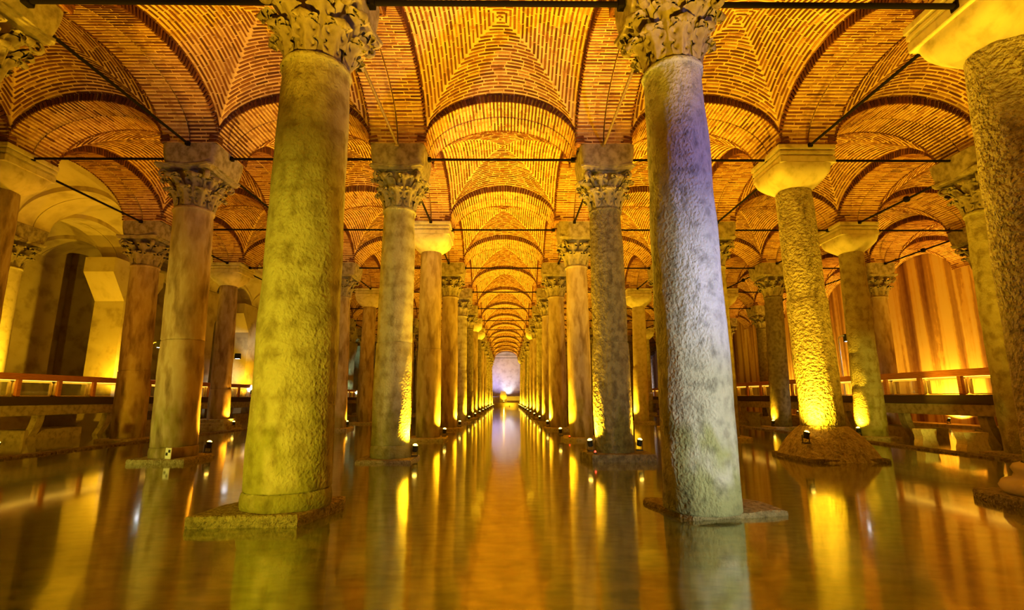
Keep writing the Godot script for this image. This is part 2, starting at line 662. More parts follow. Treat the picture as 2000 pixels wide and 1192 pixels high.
func arch_body(a: float) -> MB:
	var b := MB.new()
	var prof := [[-HT, 0.0], [-0.014, 0.0], [-0.014, -0.16], [0.014, -0.16], [0.014, 0.0], [HT, 0.0]]
	var ring := func(off: float, z: float) -> Array:
		var r := []
		for q in 41:
			var th := PI * q / 40.0
			r.append(Vector3(-cos(th) * (a + off), Y_SPRING + sin(th) * (ARCH_B + off) - (0.0 if off <= 0.0 else 0.0), z))
		return r
	for k in prof.size() - 1:
		var r0: Array = ring.call(-float(prof[k][1]), prof[k][0])
		var r1: Array = ring.call(-float(prof[k + 1][1]), prof[k + 1][0])
		var zz: float = signf(prof[k][1] - prof[k + 1][1])
		b.grid([r0, r1], func(x: Vector3) -> Vector3: return Vector3(-x.x * 0.5, -1, 0) if zz == 0.0 else Vector3(0, 0, 1 if k == 1 else -1))
	for sgn in [-1.0, 1.0]:
		b.grid([ring.call(0.0, sgn * HT), ring.call(0.32, sgn * HT)], func(_x: Vector3) -> Vector3: return Vector3(0, 0, sgn))
	b.grid([ring.call(0.32, -HT), ring.call(0.32, HT)], func(x: Vector3) -> Vector3: return Vector3(x.x * 0.5, 1, 0))
	return b


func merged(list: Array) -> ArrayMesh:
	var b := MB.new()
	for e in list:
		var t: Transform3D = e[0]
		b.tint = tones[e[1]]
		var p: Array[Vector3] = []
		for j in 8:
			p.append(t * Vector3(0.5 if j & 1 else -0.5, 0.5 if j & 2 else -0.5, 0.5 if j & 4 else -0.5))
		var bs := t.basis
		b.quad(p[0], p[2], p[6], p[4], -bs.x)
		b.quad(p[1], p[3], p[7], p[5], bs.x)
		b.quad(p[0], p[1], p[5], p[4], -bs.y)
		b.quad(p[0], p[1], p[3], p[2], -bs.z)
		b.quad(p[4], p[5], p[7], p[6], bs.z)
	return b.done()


func hang_bricks(parent: Node3D, list: Array, most: int) -> void:
	# the bricks nearest to the viewer's eye and inside the view become parts, the rest one mass
	var scored := []
	for e in list:
		var p: Vector3 = parent.transform * (e[0] as Transform3D).origin
		var d := p - EYE
		var flat_d := -d.z
		var out := 0.0
		if flat_d < 0.5 or d.y / flat_d > 0.94 or absf(d.x) / flat_d > 1.15:
			out = 100.0
		scored.append([d.length() + out, e])
	scored.sort_custom(func(a: Array, b: Array) -> bool: return a[0] < b[0])
	var rest := []
	var soot := FastNoiseLite.new()
	soot.seed = 33
	soot.frequency = 0.35
	for k in scored.size():
		var wp: Vector3 = parent.transform * (scored[k][1][0] as Transform3D).origin
		if soot.get_noise_3d(wp.x, wp.y * 1.5, wp.z) > 0.3:
			scored[k][1] = [scored[k][1][0], 0]
		if k < most and scored[k][0] < 100.0:
			var o := MeshInstance3D.new()
			o.name = "brick"
			o.mesh = brick_meshes[rng.randi() % 5]
			o.material_override = brick_mats[scored[k][1][1]]
			o.transform = scored[k][1][0]
			parent.add_child(o, true)
		else:
			rest.append(scored[k][1])
	if rest.size() > 0:
		var m := obj("brickwork", merged(rest), mats["brickwork"], parent)
		m.set_meta("kind", "stuff")


const ORDINAL := ["", "first", "second", "third", "fourth", "fifth", "sixth", "seventh", "eighth", "ninth", "tenth", "eleventh", "twelfth", "thirteenth", "fourteenth"]


func side_words(x: float) -> String:
	# names the strips of the hall by things one can find
	var n := int(round(absf(x)))
	if n == 0:
		return "central aisle"
	return "%s aisle on %s column's side" % [["", "first", "second", "third", "fourth"][n], "mossy" if x < 0 else "blue-grey"]


func line_words(xi: float) -> String:
	return "%s column line on %s side" % [["first", "second", "third", "outermost"][int(absf(xi))], "mossy" if xi < 0 else "blue-grey"]


func row_words(k: int) -> String:
	if k < 1:
		return "beside viewer"
	return "%s row" % ORDINAL[k]


func build_ceiling() -> void:
	var ax := W / 2.0 - HT
	var az := S / 2.0 - HT
	var shell_m := vault_shell(ax, az, 0.0).done()
	var vb := []
	var tb := []
	var lb := []
	for k in 3:
		vb.append(merged(vault_bricks(ax, az)))
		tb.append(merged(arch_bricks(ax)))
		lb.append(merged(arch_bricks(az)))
	var tbody := arch_body(ax).done()
	var lbody := arch_body(az).done()
	for k in range(-1, 15):
		for i in range(-4, 5):
			var plastered := i <= -3 and k >= 1
			var o := obj("ceiling_vault", shell_m, mats["plaster"] if plastered else mats["mortar"], null, at(i * W, 0, zr(k + 0.5)))
			var what := "smooth plastered vault" if plastered else "brick groin vault"
			tag(o, "%s over %s, %s" % [what, side_words(i), "beside viewer" if k < 1 else "beyond %s row" % ORDINAL[k]], "vault", "vaults of the ceiling", "structure")
			if plastered:
				continue
			if (k == 1 and absi(i) <= 2) or (k == 2 and absi(i) <= 1):
				hang_bricks(o, vault_bricks(ax, az), 300)
			else:
				obj("brickwork", vb[rng.randi() % 3], mats["brickwork"], o).set_meta("kind", "stuff")
	for k in range(0, 15):
		for i in range(-4, 5):
			var plastered := i <= -3 and k >= 1
			var o := obj("ceiling_arch", tbody, mats["plaster"] if plastered else mats["mortar"], null, at(i * W, 0, zr(k)))
			tag(o, "%s arch across %s, %s" % ["plastered" if plastered else "brick", side_words(i), row_words(k)], "arch", "arches crossing the aisles", "structure")
			if plastered:
				continue
			if (k == 2 and absi(i) <= 2) or (k == 3 and absi(i) <= 1):
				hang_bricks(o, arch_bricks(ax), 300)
			else:
				obj("brickwork", tb[rng.randi() % 3], mats["brickwork"], o).set_meta("kind", "stuff")
	for k in range(-1, 15):
		for j in 8:
			var xi := j - 3.5
			var o := obj("ceiling_arch", lbody, mats["plaster"] if j == 0 and k >= 1 else mats["mortar"], null, at(xi * W, 0, zr(k + 0.5)))
			o.rotation.y = PI / 2
			tag(o, "brick arch lengthwise on %s, %s" % [line_words(xi), "beside viewer" if k < 1 else "beyond %s row" % ORDINAL[k]], "arch", "arches along the column lines", "structure")
			if k == 1 and j >= 1 and j <= 6:
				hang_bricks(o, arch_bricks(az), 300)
			elif not (j == 0 and k >= 1):
				obj("brickwork", lb[rng.randi() % 3], mats["brickwork"], o).set_meta("kind", "stuff")


# ------------------------------------------------------------------ columns
# stops: [y, radius]; noise gives the shaft its worn, slightly uneven face
func drum(y0: float, y1: float, r0: float, r1: float, sd: int, seg: int, fillet: bool, rough := 0.006) -> ArrayMesh:
	var b := MB.new()
	var f := FastNoiseLite.new()
	f.seed = sd
	f.frequency = 1.6
	f.fractal_octaves = 3
	var prof := []
	var e := 0.02
	prof.append(Vector2(r0 - e, y0))
	var n := maxi(4, int((y1 - y0) * seg / 6.0))
	for q in n + 1:
		var t := float(q) / n
		prof.append(Vector2(lerpf(r0, r1, t) + 0.012 * sin(PI * t), lerpf(y0 + e, y1 - e, t)))
	if fillet:
		prof.append(Vector2(r1 + 0.03, y1 - 0.07 if false else y1 - 0.018))
		prof.append(Vector2(r1 + 0.035, y1 + 0.02))
		prof.append(Vector2(r1 + 0.02, y1 + 0.05))
	else:
		prof.append(Vector2(r1 - e, y1))
	b.lathe(prof, seg, func(a: float, y: float) -> float: return f.get_noise_3d(cos(a) * 0.9, y * 0.5, sin(a) * 0.9) * rough * 3.0)
	# algae stains climb from the waterline, uneven round the shaft
	for q in b.v.size():
		var p := b.v[q]
		var t := clampf((1.0 + f.get_noise_3d(p.x * 1.5 + 9.0, p.y * 0.7, p.z * 1.5) * 1.5 - p.y) / 0.5, 0.0, 1.0)
		b.c[q] = Color.WHITE.lerp(Color(0.62, 0.66, 0.3), t * 0.85)
	b.disc(y0, r0 - e, seg, -1.0)
	b.disc(prof[-1].y, prof[-1].x, seg, 1.0)
	return b.done()


# one acanthus leaf standing against a bell of radius r at its foot; local +x points outwards
func leaf_mesh(r0: float, h: float, reach: float, width: float, na := 18, ns := 22) -> ArrayMesh:
	var prof := [Vector2(r0, 0.0), Vector2(r0 + 0.025, h * 0.3), Vector2(r0 + 0.05, h * 0.58), Vector2(r0 + reach * 0.55, h * 0.84), Vector2(r0 + reach * 0.85, h * 0.98), Vector2(r0 + reach * 1.05, h * 0.97), Vector2(r0 + reach * 1.08, h * 0.86), Vector2(r0 + reach * 0.95, h * 0.78)]
	var b := MB.new()
	for layer in 2:
		var p := []
		for a in ns + 1:
			var t := float(a) / ns
			var ft := t * (prof.size() - 1)
			var k := mini(int(ft), prof.size() - 2)
			var q: Vector2 = prof[k].lerp(prof[k + 1], ft - k)
			var w := width * (0.62 + 0.5 * sin(PI * minf(t * 1.05, 1.0))) * (1.0 if t < 0.8 else lerpf(1.0, 0.55, (t - 0.8) / 0.2))
			var lobe := 1.0 - 0.5 * pow(1.0 - absf(sin(PI * (t * 4.0 - 0.9))), 2.0)
			var row := []
			for s in na + 1:
				var u := 2.0 * s / na - 1.0
				var ang := u * w * lerpf(1.0, lobe, absf(u)) / q.x
				var groove := pow(1.0 - absf(sin(PI * (t * 4.0 - 0.9 * absf(u)))), 2.0) * absf(u)
				var drill := exp(-pow((absf(u) - 0.55) / 0.15, 2.0)) * exp(-pow(sin(PI * (t * 4.0 - 0.5)) / 0.4, 2.0)) * (1.0 if t > 0.12 and t < 0.85 else 0.0)
				var ridge := 0.024 * exp(-40.0 * u * u) - 0.03 * u * u - 0.045 * groove - 0.085 * drill
				var rr := q.x + (ridge if layer == 0 else minf(ridge - 0.03, -0.1))
				row.append(Vector3(cos(ang) * rr, q.y, sin(ang) * rr))
			p.append(row)
		var sg := 1.0 - 2.0 * layer
		b.grid(p, func(x: Vector3) -> Vector3: return Vector3(sg, sg * (0.9 if x.y > h * 0.9 else 0.05) * (-1.0 if x.x > r0 + reach and x.y < h * 0.9 else 1.0), 0))
	return b.done()


func volute_mesh(big: float) -> ArrayMesh:
	var b := MB.new()
	var path := []
	path.append(Vector3(0.42, 0.0, 0.0))
	path.append(Vector3(0.5, 0.12, 0.0))
	path.append(Vector3(0.6, 0.22, 0.0))
	for q in 15:
		var a := PI * 0.5 - q * 0.55
		var r := 0.1 * big * (1.0 - q / 18.0)
		path.append(Vector3(0.7 + cos(a) * r, 0.17 + sin(a) * r, 0.0))
	var p := []
	for a in path.size():
		var d: Vector3 = (path[mini(a + 1, path.size() - 1)] - path[maxi(a - 1, 0)]).normalized()
		var o := Vector3(-d.y, d.x, 0)
		var row := []
		for j in 9:
			var t := TAU * (j % 8) / 8.0
			row.append(path[a] + o * cos(t) * 0.025 + Vector3(0, 0, 1) * sin(t) * 0.055)
		p.append(row)
	for a in path.size() - 1:
		var mid: Vector3 = (path[a] + path[a + 1]) / 2.0
		b.grid([p[a], p[a + 1]], func(x: Vector3) -> Vector3: return x - mid, true)
	return b.done()


func abacus_mesh(half: float, h: float) -> ArrayMesh:
	var b := MB.new()
	var rings := []
	for q in [[0.0, -0.05], [h * 0.45, -0.02], [h * 0.55, 0.01], [h, 0.02]]:
		var r := []
		for side in 4:
			for s in 9:
				var u := s / 8.0 * 2.0 - 1.0
				var dip := 0.085 * (1.0 - u * u)
				var p := Vector3(u * half * 0.9, q[0], -(half + q[1] - dip))
				r.append(p.rotated(Vector3.UP, -side * PI / 2))
		rings.append(r)
	b.prism_rings(rings)
	return b.done()


# round foot to square head, bellying out: cushion capitals, bells and imposts
func loft_mesh(r0: float, half: float, h: float, belly: float, n0 := 2.0, n1 := 9.0, steps := 10, power := 1.0) -> ArrayMesh:
	var b := MB.new()
	var p := []
	for a in steps + 1:
		var t := float(a) / steps
		var e := lerpf(n0, n1, pow(t, 1.3))
		var rad := lerpf(r0, half, pow(t, power)) + belly * sin(PI * t)
		var row := []
		for j in 65:
			var an := TAU * (j % 64) / 64.0
			var cs := cos(an)
			var sn := sin(an)
			var k := pow(pow(absf(cs), e) + pow(absf(sn), e), -1.0 / e)
			row.append(Vector3(cs * k * rad, h * t, sn * k * rad))
		p.append(row)
	b.grid(p, func(x: Vector3) -> Vector3: return Vector3(x.x, -0.05, x.z), true)
	b.fan(p[0].slice(0, 64), Vector3(0, h * 0.5, 0))
	b.fan(p[-1].slice(0, 64), Vector3(0, h * 0.5, 0))
	return b.done()


func band_mesh(half: float, hs: Array) -> ArrayMesh:
	# stack of thin projecting square bands
	var b := MB.new()
	var y := 0.0
	for k in hs.size():
		var o: float = half + hs[k][1]
		b.bevel_box(Vector3(-o, y, -o), Vector3(o, y + hs[k][0], o), 0.012)
		y += hs[k][0]
	return b.done()


func slab_mesh(corners: Array, h: float, sd: int) -> ArrayMesh:
	# rough stone slab with uneven edges; corners are x, z around
	var r := RandomNumberGenerator.new()
	r.seed = sd
	var b := MB.new()
	var ring := []
	for k in corners.size():
		var a: Vector2 = corners[k]
		var c: Vector2 = corners[(k + 1) % corners.size()]
		for q in 6:
			var t := (q + 0.15) / 6.0
			var p := a.lerp(c, t)
			p += Vector2(r.randf_range(-0.018, 0.018), r.randf_range(-0.018, 0.018))
			ring.append(p)
	var mid := Vector2.ZERO
	for p in ring:
		mid += p
	mid /= ring.size()
	var rings := []
	for lv in [[-0.6, 0.66], [-0.13, 0.66], [-0.1, 0.98], [h - 0.05, 1.0], [h - 0.012, 0.99], [h, 0.955]]:
		var rr := []
		for p in ring:
			var q: Vector2 = mid + (p - mid) * lv[1]
			rr.append(Vector3(q.x, lv[0] + (r.randf_range(-0.008, 0.008) if lv[0] > 0.0 else 0.0), q.y))
		rings.append(rr)
	b.prism_rings(rings)
	return b.done()


func square(hx: float, hz: float) -> Array:
	return [Vector2(-hx, -hz), Vector2(hx, -hz), Vector2(hx, hz), Vector2(-hx, hz)]


var leaf_low: ArrayMesh
var leaf_up: ArrayMesh
var leaf_low_far: ArrayMesh
var leaf_up_far: ArrayMesh
var volute: ArrayMesh
var abacus: ArrayMesh
var bell: ArrayMesh
var impost: ArrayMesh
var impost_low: ArrayMesh
var cushion: ArrayMesh
var cushion_bands: ArrayMesh


func corinthian(col: Node3D, y: float, r: float, detail: int, m: Material, off: Vector3) -> void:
	var sc := r / 0.4
	var cap := obj("capital", bell, m, col, Vector3(0, y, 0) + off)
	cap.scale = Vector3(lerpf(1.0, sc, 0.6), 1.0, lerpf(1.0, sc, 0.6))
	if detail == 0:
		var b := MB.new()
		cap.mesh = far_capital
		return
	for tier in 2:
		for q in 8:
			var o := obj("acanthus_leaf", (leaf_low if tier == 0 else leaf_up) if detail == 2 else (leaf_low_far if tier == 0 else leaf_up_far), m, cap, Vector3(0, 0.03 if tier == 0 else 0.22, 0))
			o.rotation.y = TAU * (q + 0.5 * tier) / 8.0 + rng.randf_range(-0.04, 0.04)
			o.scale = Vector3(1, rng.randf_range(0.95, 1.04), 1)
	for q in 4:
		var o := obj("volute", volute, m, cap, Vector3(0, 0.56, 0))
		o.rotation.y = PI / 4 + q * PI / 2
	obj("abacus", abacus, m, cap, Vector3(0, 0.86, 0))


var far_capital: ArrayMesh


func build_columns() -> void:
	leaf_low = leaf_mesh(0.4, 0.42, 0.23, 0.17)
	leaf_up = leaf_mesh(0.42, 0.5, 0.3, 0.175)
	leaf_low_far = leaf_mesh(0.4, 0.42, 0.23, 0.17, 6, 7)
	leaf_up_far = leaf_mesh(0.42, 0.5, 0.3, 0.175, 6, 7)
	volute = volute_mesh(1.0)
	abacus = abacus_mesh(0.66, 0.1)
	bell = loft_mesh(0.36, 0.46, 0.88, -0.04, 2.0, 2.4, 8)
	impost = loft_mesh(0.57, 0.63, 0.5, 0.015, 14.0, 16.0, 6)
	cushion = loft_mesh(0.37, 0.66, 0.5, 0.1, 2.0, 7.0, 12, 1.15)
	cushion_bands = band_mesh(0.62, [[0.12, 0.03], [0.035, 0.0], [0.06, 0.035], [0.03, 0.0], [0.085, 0.05]])
	# far capital: bell, two tiers of coarse leaves, corners and abacus joined
	var fc := MB.new()
	for part in [[leaf_low_far, 0.03, 0.0], [leaf_up_far, 0.22, 0.5]]:
		for q in 8:
			append(fc, part[0], Transform3D(Basis(Vector3.UP, TAU * (q + part[2]) / 8.0), Vector3(0, part[1], 0)))
	for q in 4:
		append(fc, volute, Transform3D(Basis(Vector3.UP, PI / 4 + q * PI / 2), Vector3(0, 0.56, 0)))
	append(fc, bell, Transform3D.IDENTITY)
	append(fc, abacus, Transform3D(Basis.IDENTITY, Vector3(0, 0.86, 0)))
	far_capital = fc.done()

	# [line, row, x at foot, x at head (shift from the grid), z shift, r foot, r head, capital, stone, plinth, joints, label]
	var special := {
		"-0.5,1": [0.0, -0.05, 0.0, 0.475, 0.425, "c", "mossy stone", "l1", [0.3], "thick mossy yellow column with a cracked foot on a broad slab, nearest of its row"],
		"0.5,1": [0.02, 0.02, 0.0, 0.435, 0.37, "c", "grey marble", "r1", [], "thick blue-grey weathered column on a thin dark slab, nearest of its row"],
		"-1.5,1": [0.0, -0.1, 0.0, 0.42, 0.37, "c", "brown stone", "s", [], "column behind the frame edge whose carved capital shows at the top corner"],
		"1.5,1": [-0.1, 0.05, 0.2, 0.43, 0.4, "k", "pitted stone", "t", [], "rough column cut by the frame edge with a broad plain cushion capital"],
		"-0.5,2": [-0.01, -0.02, 0.0, 0.415, 0.355, "c", "mossy stone", "l2", [0.32, 2.55], "column with greenish stained lower drums and a foot lamp, behind the mossy yellow one"],
		"0.5,2": [0.1, 0.1, 0.0, 0.41, 0.36, "c", "dark stone", "r2", [2.55], "dark pitted column between two foot lamps, behind the blue-grey one"],
		"-1.5,2": [0.09, -0.1, 0.0, 0.44, 0.4, "c", "brown stone", "s", [0.3, 2.6], "brown column with a small checkered survey plate at its foot"],
		"1.5,2": [-0.02, -0.1, 0.0, 0.42, 0.385, "k", "pitted stone", "p", [3.55], "rough two-drum column on a sloping pedestal with a glaring lamp"],
		"-2.5,2": [0.05, 0.0, 0.0, 0.42, 0.38, "k", "brown stone", "s", [], "column at the frame edge with plain capital, beside the walkway with dark recesses"],
		"2.5,2": [-0.3, -0.29, 0.0, 0.42, 0.38, "c", "mossy stone", "s", [], "column with one bright yellow flank at the end of the red-brown railing"],
		"-0.5,3": [0.0, -0.05, 0.0, 0.375, 0.35, "k", "brown stone", "s", [2.9], "reddish column with a pale patched middle and a bright yellow cushion capital"],
		"0.5,3": [0.13, 0.12, 0.0, 0.38, 0.35, "c", "brown stone", "s", [], "third column from the viewer along the central aisle, past the dark pitted one"],
		"-2.5,3": [0.04, -0.15, 0.0, 0.44, 0.4, "c", "brown stone", "s", [2.2], "brown column with a three-tier leafy capital in front of the walkway railing"],
		"2.5,3": [-0.03, 0.05, 0.0, 0.42, 0.36, "k", "mossy stone", "s", [1.6, 2.75], "column with yellow-green lower half and pale cushion capital before the stained wall"],
		"1.5,3": [0.05, 0.05, 0.0, 0.38, 0.35, "c", "mossy stone", "s", [], "yellow-lit column half hidden behind the blue-grey column"],
		"-2.5,4": [-0.07, -0.2, 0.0, 0.4, 0.35, "k", "brown stone", "b", [1.7], "column on a stepped base with a broad cushion capital near the gooseneck lamp"],
		"-1.5,4": [0.14, 0.04, 0.0, 0.38, 0.34, "c", "brown stone", "s", [2.1], "narrow reddish column seen close beside the mossy yellow column"],
		"2.5,4": [-0.15, 0.05, 0.0, 0.4, 0.36, "c", "dark stone", "s", [], "dark brown column with a white-lit foot behind the rough two-drum column"],
		"-0.5,4": [0.04, 0.02, 0.0, 0.38, 0.34, "c", "brown stone", "s", [], "fourth column along the central aisle, two places beyond the greenish stained one"],
		"0.5,4": [-0.08, -0.08, 0.0, 0.38, 0.34, "c", "brown stone", "s", [], "fourth column along the central aisle, two places beyond the dark pitted one"],
		"-1.5,5": [-0.17, -0.18, 0.0, 0.37, 0.34, "k", "brown stone", "s", [2.9], "dark red column with a plain cushion capital and ringed foot"],
		"1.5,5": [0.05, 0.17, 0.0, 0.38, 0.34, "k", "cushion stone", "s", [2.9], "bright orange column with a glowing cushion capital between dark and blue-grey columns"],
		"3.5,4": [-0.2, -0.05, 0.0, 0.4, 0.36, "c", "brown stone", "s", [], "column with a pale carved capital standing against the stained wall"],
		"3.5,3": [-0.1, -0.05, 0.0, 0.4, 0.36, "c", "brown stone", "s", [], "column at the edge of the stained wall with a pale lit foot"],
		"-3.5,3": [0.0, 0.0, 0.0, 0.4, 0.37, "c", "cushion stone", "s", [], "pale column with a leafy capital beside the dark recess of the plastered wall"],
		"-0.5,7": [0.0, 0.0, 0.0, 0.37, 0.34, "k", "brown stone", "s", [], "central aisle column with a small bright yellow ball-like cushion capital"],
		"0.5,8": [0.0, 0.0, 0.0, 0.37, 0.34, "k", "brown stone", "s", [], "far central aisle column with a glowing yellow cushion capital facing the aisle"],
	}
	var shafts := {}
	for k in range(0, ROWS + 1):
		for j in 8:
			var xi := j - 3.5
			if xi == -3.5 and k >= 4:
				plaster_pier(xi * W, zr(k), k)
				continue
			var key := "%.1f,%d" % [xi, k]
			var d: Array
			if special.has(key):
				d = special[key]
			else:
				var cap: String = "k" if rng.randf() < 0.15 else "c"
				var st: String = ["brown stone", "brown stone", "mossy stone", "dark stone"][rng.randi() % 4]
				var where := ""
				if k == 0:
					where = "stone column beside the viewer, %s" % line_words(xi)
				elif absf(xi) < 1.0:
					where = "%s column along the central aisle on the %s column's side" % [ORDINAL[k], "mossy" if xi < 0 else "blue-grey"]
				else:
					where = "%s stone column of the %s" % [ORDINAL[k], line_words(xi)]
				d = [rng.randf_range(-0.06, 0.06), 0.0, rng.randf_range(-0.05, 0.05), 0.385, 0.345, cap, st, "s", [rng.randf_range(1.6, 3.2)] if rng.randf() < 0.6 else [], where]
			var near := 2 if k <= 2 and k > 0 else (1 if k <= 5 and k > 0 else 0)
			var seg := 48 if near == 2 else (32 if near == 1 else 20)
			var col := thing("stone_column", at(xi * W + d[0], 0, zr(k) + d[2]), d[9], "column", "columns standing in the water")
			col.set_meta("kind", "thing")
			var m: Material = mats[d[6]]
			if k > 3 and mats.has(d[6] + " far"):
				m = mats[d[6] + " far"]
			var top := 5.65
			var kk: bool = d[5] == "k"
			if kk:
				top = 6.2
			# foot of the shaft
			var foot := 0.1
			match d[7]:
				"l1":
					obj("plinth", slab_mesh([Vector2(-0.83, 0.58), Vector2(0.36, 0.58), Vector2(0.57, -0.48), Vector2(-0.6, -0.55)], 0.12, 5), mats["plinth stone"], col)
				"r1":
					obj("plinth", slab_mesh([Vector2(-0.3, 0.36), Vector2(0.95, 0.14), Vector2(0.81, -0.55), Vector2(-0.55, -0.64)], 0.06, 6), mats["plinth stone"], col)
					foot = 0.05
				"r2":
					obj("plinth", slab_mesh([Vector2(-0.63, 0.62), Vector2(0.76, 0.62), Vector2(0.7, -0.55), Vector2(-0.7, -0.55)], 0.16, 7), mats["dark stone"], col)
					foot = 0.14
				"l2":
					obj("plinth", slab_mesh([Vector2(-0.6, 0.62), Vector2(0.56, 0.62), Vector2(0.62, -0.45), Vector2(-0.62, -0.5)], 0.06, 8), mats["plinth stone"], col)
					foot = 0.04
				"p":
					var pm := loft_mesh(0.84, 0.47, 0.7, 0.05, 5.0, 2.0, 12, 0.95)
					obj("pedestal", pm, mats["pitted stone"], col)
					obj("plinth", slab_mesh(square(0.84, 0.82), 0.08, 9), mats["dark stone"], col)
					foot = 0.7
				"t":
					var lt := MB.new()
					lt.lathe([Vector2(0.62, 0.1), Vector2(0.68, 0.14), Vector2(0.7, 0.2), Vector2(0.66, 0.27), Vector2(0.56, 0.3), Vector2(0.53, 0.36), Vector2(0.56, 0.42), Vector2(0.53, 0.47), Vector2(0.45, 0.5)], 40)
					obj("base_moulding", lt.done(), mats["cushion stone"], col)
					obj("plinth", slab_mesh(square(0.72, 0.7), 0.12, 10), mats["plinth stone"], col)
					foot = 0.47
				"b":
					obj("base_steps", band_mesh(0.5, [[0.18, 0.17], [0.14, 0.1], [0.14, 0.02]]), mats["mossy stone"], col)
					foot = 0.44
				_:
					if near > 0 or not shafts.has("plinth"):
						shafts["plinth"] = slab_mesh(square(0.6, 0.6), 0.09, 30 + k) if near > 0 else slab_mesh(square(0.6, 0.6), 0.09, 30)
					var pl := obj("plinth", shafts["plinth"], mats["plinth stone" if near == 2 else "plinth stone far"], col)
					pl.rotation.y = rng.randf_range(-0.06, 0.06)
					foot = 0.07
			# drums
			var tilt := atan2(float(d[1]) - float(d[0]), 5.6)
			var cuts: Array = [foot]
			for c in d[8]:
				cuts.append(c)
			cuts.append(top)
			for q in cuts.size() - 1:
				var t0: float = (cuts[q] - foot) / (top - foot)
				var t1: float = (cuts[q + 1] - foot) / (top - foot)
				var step := 0.012 if q == 0 and cuts.size() > 2 else 0.0
				var ra := lerpf(d[3], d[4], t0) + step
				var rb := lerpf(d[3], d[4], t1) + step
				var sm: ArrayMesh
				var last := q == cuts.size() - 2
				var fk := "%s %.1f %.1f %.2f %s" % [near, cuts[q], cuts[q + 1], ra, last]
				if near == 0 and shafts.has(fk):
					sm = shafts[fk]
				else:
					sm = drum(cuts[q], cuts[q + 1], ra, rb, 100 + k * 8 + j + q, seg, last and not kk, 0.008 if near == 2 else 0.004)
					shafts[fk] = sm
				var o := obj("shaft" if cuts.size() == 2 else "shaft_drum", sm, m, col)
				o.rotation.z = -tilt
			var shift := Vector3(float(d[1]) - float(d[0]), 0, 0)
			var cm: Material = mats["carved stone"]
			if kk:
				obj("cushion_capital", cushion, mats["cushion stone"], col, Vector3(0, 6.19, 0) + shift)
				var bm := obj("impost_bands", cushion_bands, mats["cushion stone"], col, Vector3(0, 6.69, 0) + shift * 0.5)
				bm.scale = Vector3(1, 0.44 / 0.33, 1)
			else:
				corinthian(col, 5.69, d[4], 2 if near == 2 else (1 if k <= 4 and near == 1 else 0), cm, shift)
				var ib := obj("impost_block", impost, cm, col, Vector3(0, 6.636, 0) + shift * 0.5)
				ib.scale = Vector3(1, 1.0, 1)


func append(b: MB, m: ArrayMesh, t: Transform3D) -> void:
	var a := m.surface_get_arrays(0)
	var k := b.v.size()
	for p in a[Mesh.ARRAY_VERTEX]:
		b.v.append(t * p)
		b.c.append(Color.WHITE)
		b.uv.append(Vector2.ZERO)
	for p in a[Mesh.ARRAY_NORMAL]:
		b.n.append((t.basis * p).normalized())
	for p in a[Mesh.ARRAY_INDEX]:
		b.i.append(p + k)


func plaster_pier(x: float, z: float, k: int) -> void:
	# square plastered pier with sloping haunches under the plastered vaults
	var b := MB.new()
	var prof := [Vector2(-0.72, -0.6), Vector2(0.72, -0.6), Vector2(0.72, 5.4), Vector2(1.5, 6.5), Vector2(1.5, 7.12), Vector2(-1.5, 7.12), Vector2(-1.5, 6.5), Vector2(-0.72, 5.4)]
	var c := Vector2(0, 5.0)
	for q in prof.size():
		var a: Vector2 = prof[q]
		var d: Vector2 = prof[(q + 1) % prof.size()]
		var nn := Vector2(d.y - a.y, a.x - d.x)
		b.quad(Vector3(-0.62, a.y, a.x), Vector3(0.62, a.y, a.x), Vector3(0.62, d.y, d.x), Vector3(-0.62, d.y, d.x), Vector3(0, nn.y, nn.x))
	for sx in [-0.62, 0.62]:
		b.quad(Vector3(sx, -0.6, -0.72), Vector3(sx, -0.6, 0.72), Vector3(sx, 5.4, 0.72), Vector3(sx, 5.4, -0.72), Vector3(sx, 0, 0))
		b.quad(Vector3(sx, 5.4, -0.72), Vector3(sx, 5.4, 0.72), Vector3(sx, 6.5, 1.5), Vector3(sx, 6.5, -1.5), Vector3(sx, 0, 0))
		b.quad(Vector3(sx, 6.5, -1.5), Vector3(sx, 6.5, 1.5), Vector3(sx, 7.12, 1.5), Vector3(sx, 7.12, -1.5), Vector3(sx, 0, 0))
	var o := obj("plaster_pier", b.done(), mats["plaster"], null, at(x, 0, z))
	tag(o, "square yellow plastered pier with sloping haunches, %s row, beyond the walkway" % ORDINAL[k], "pier", "plastered piers beyond the walkway")


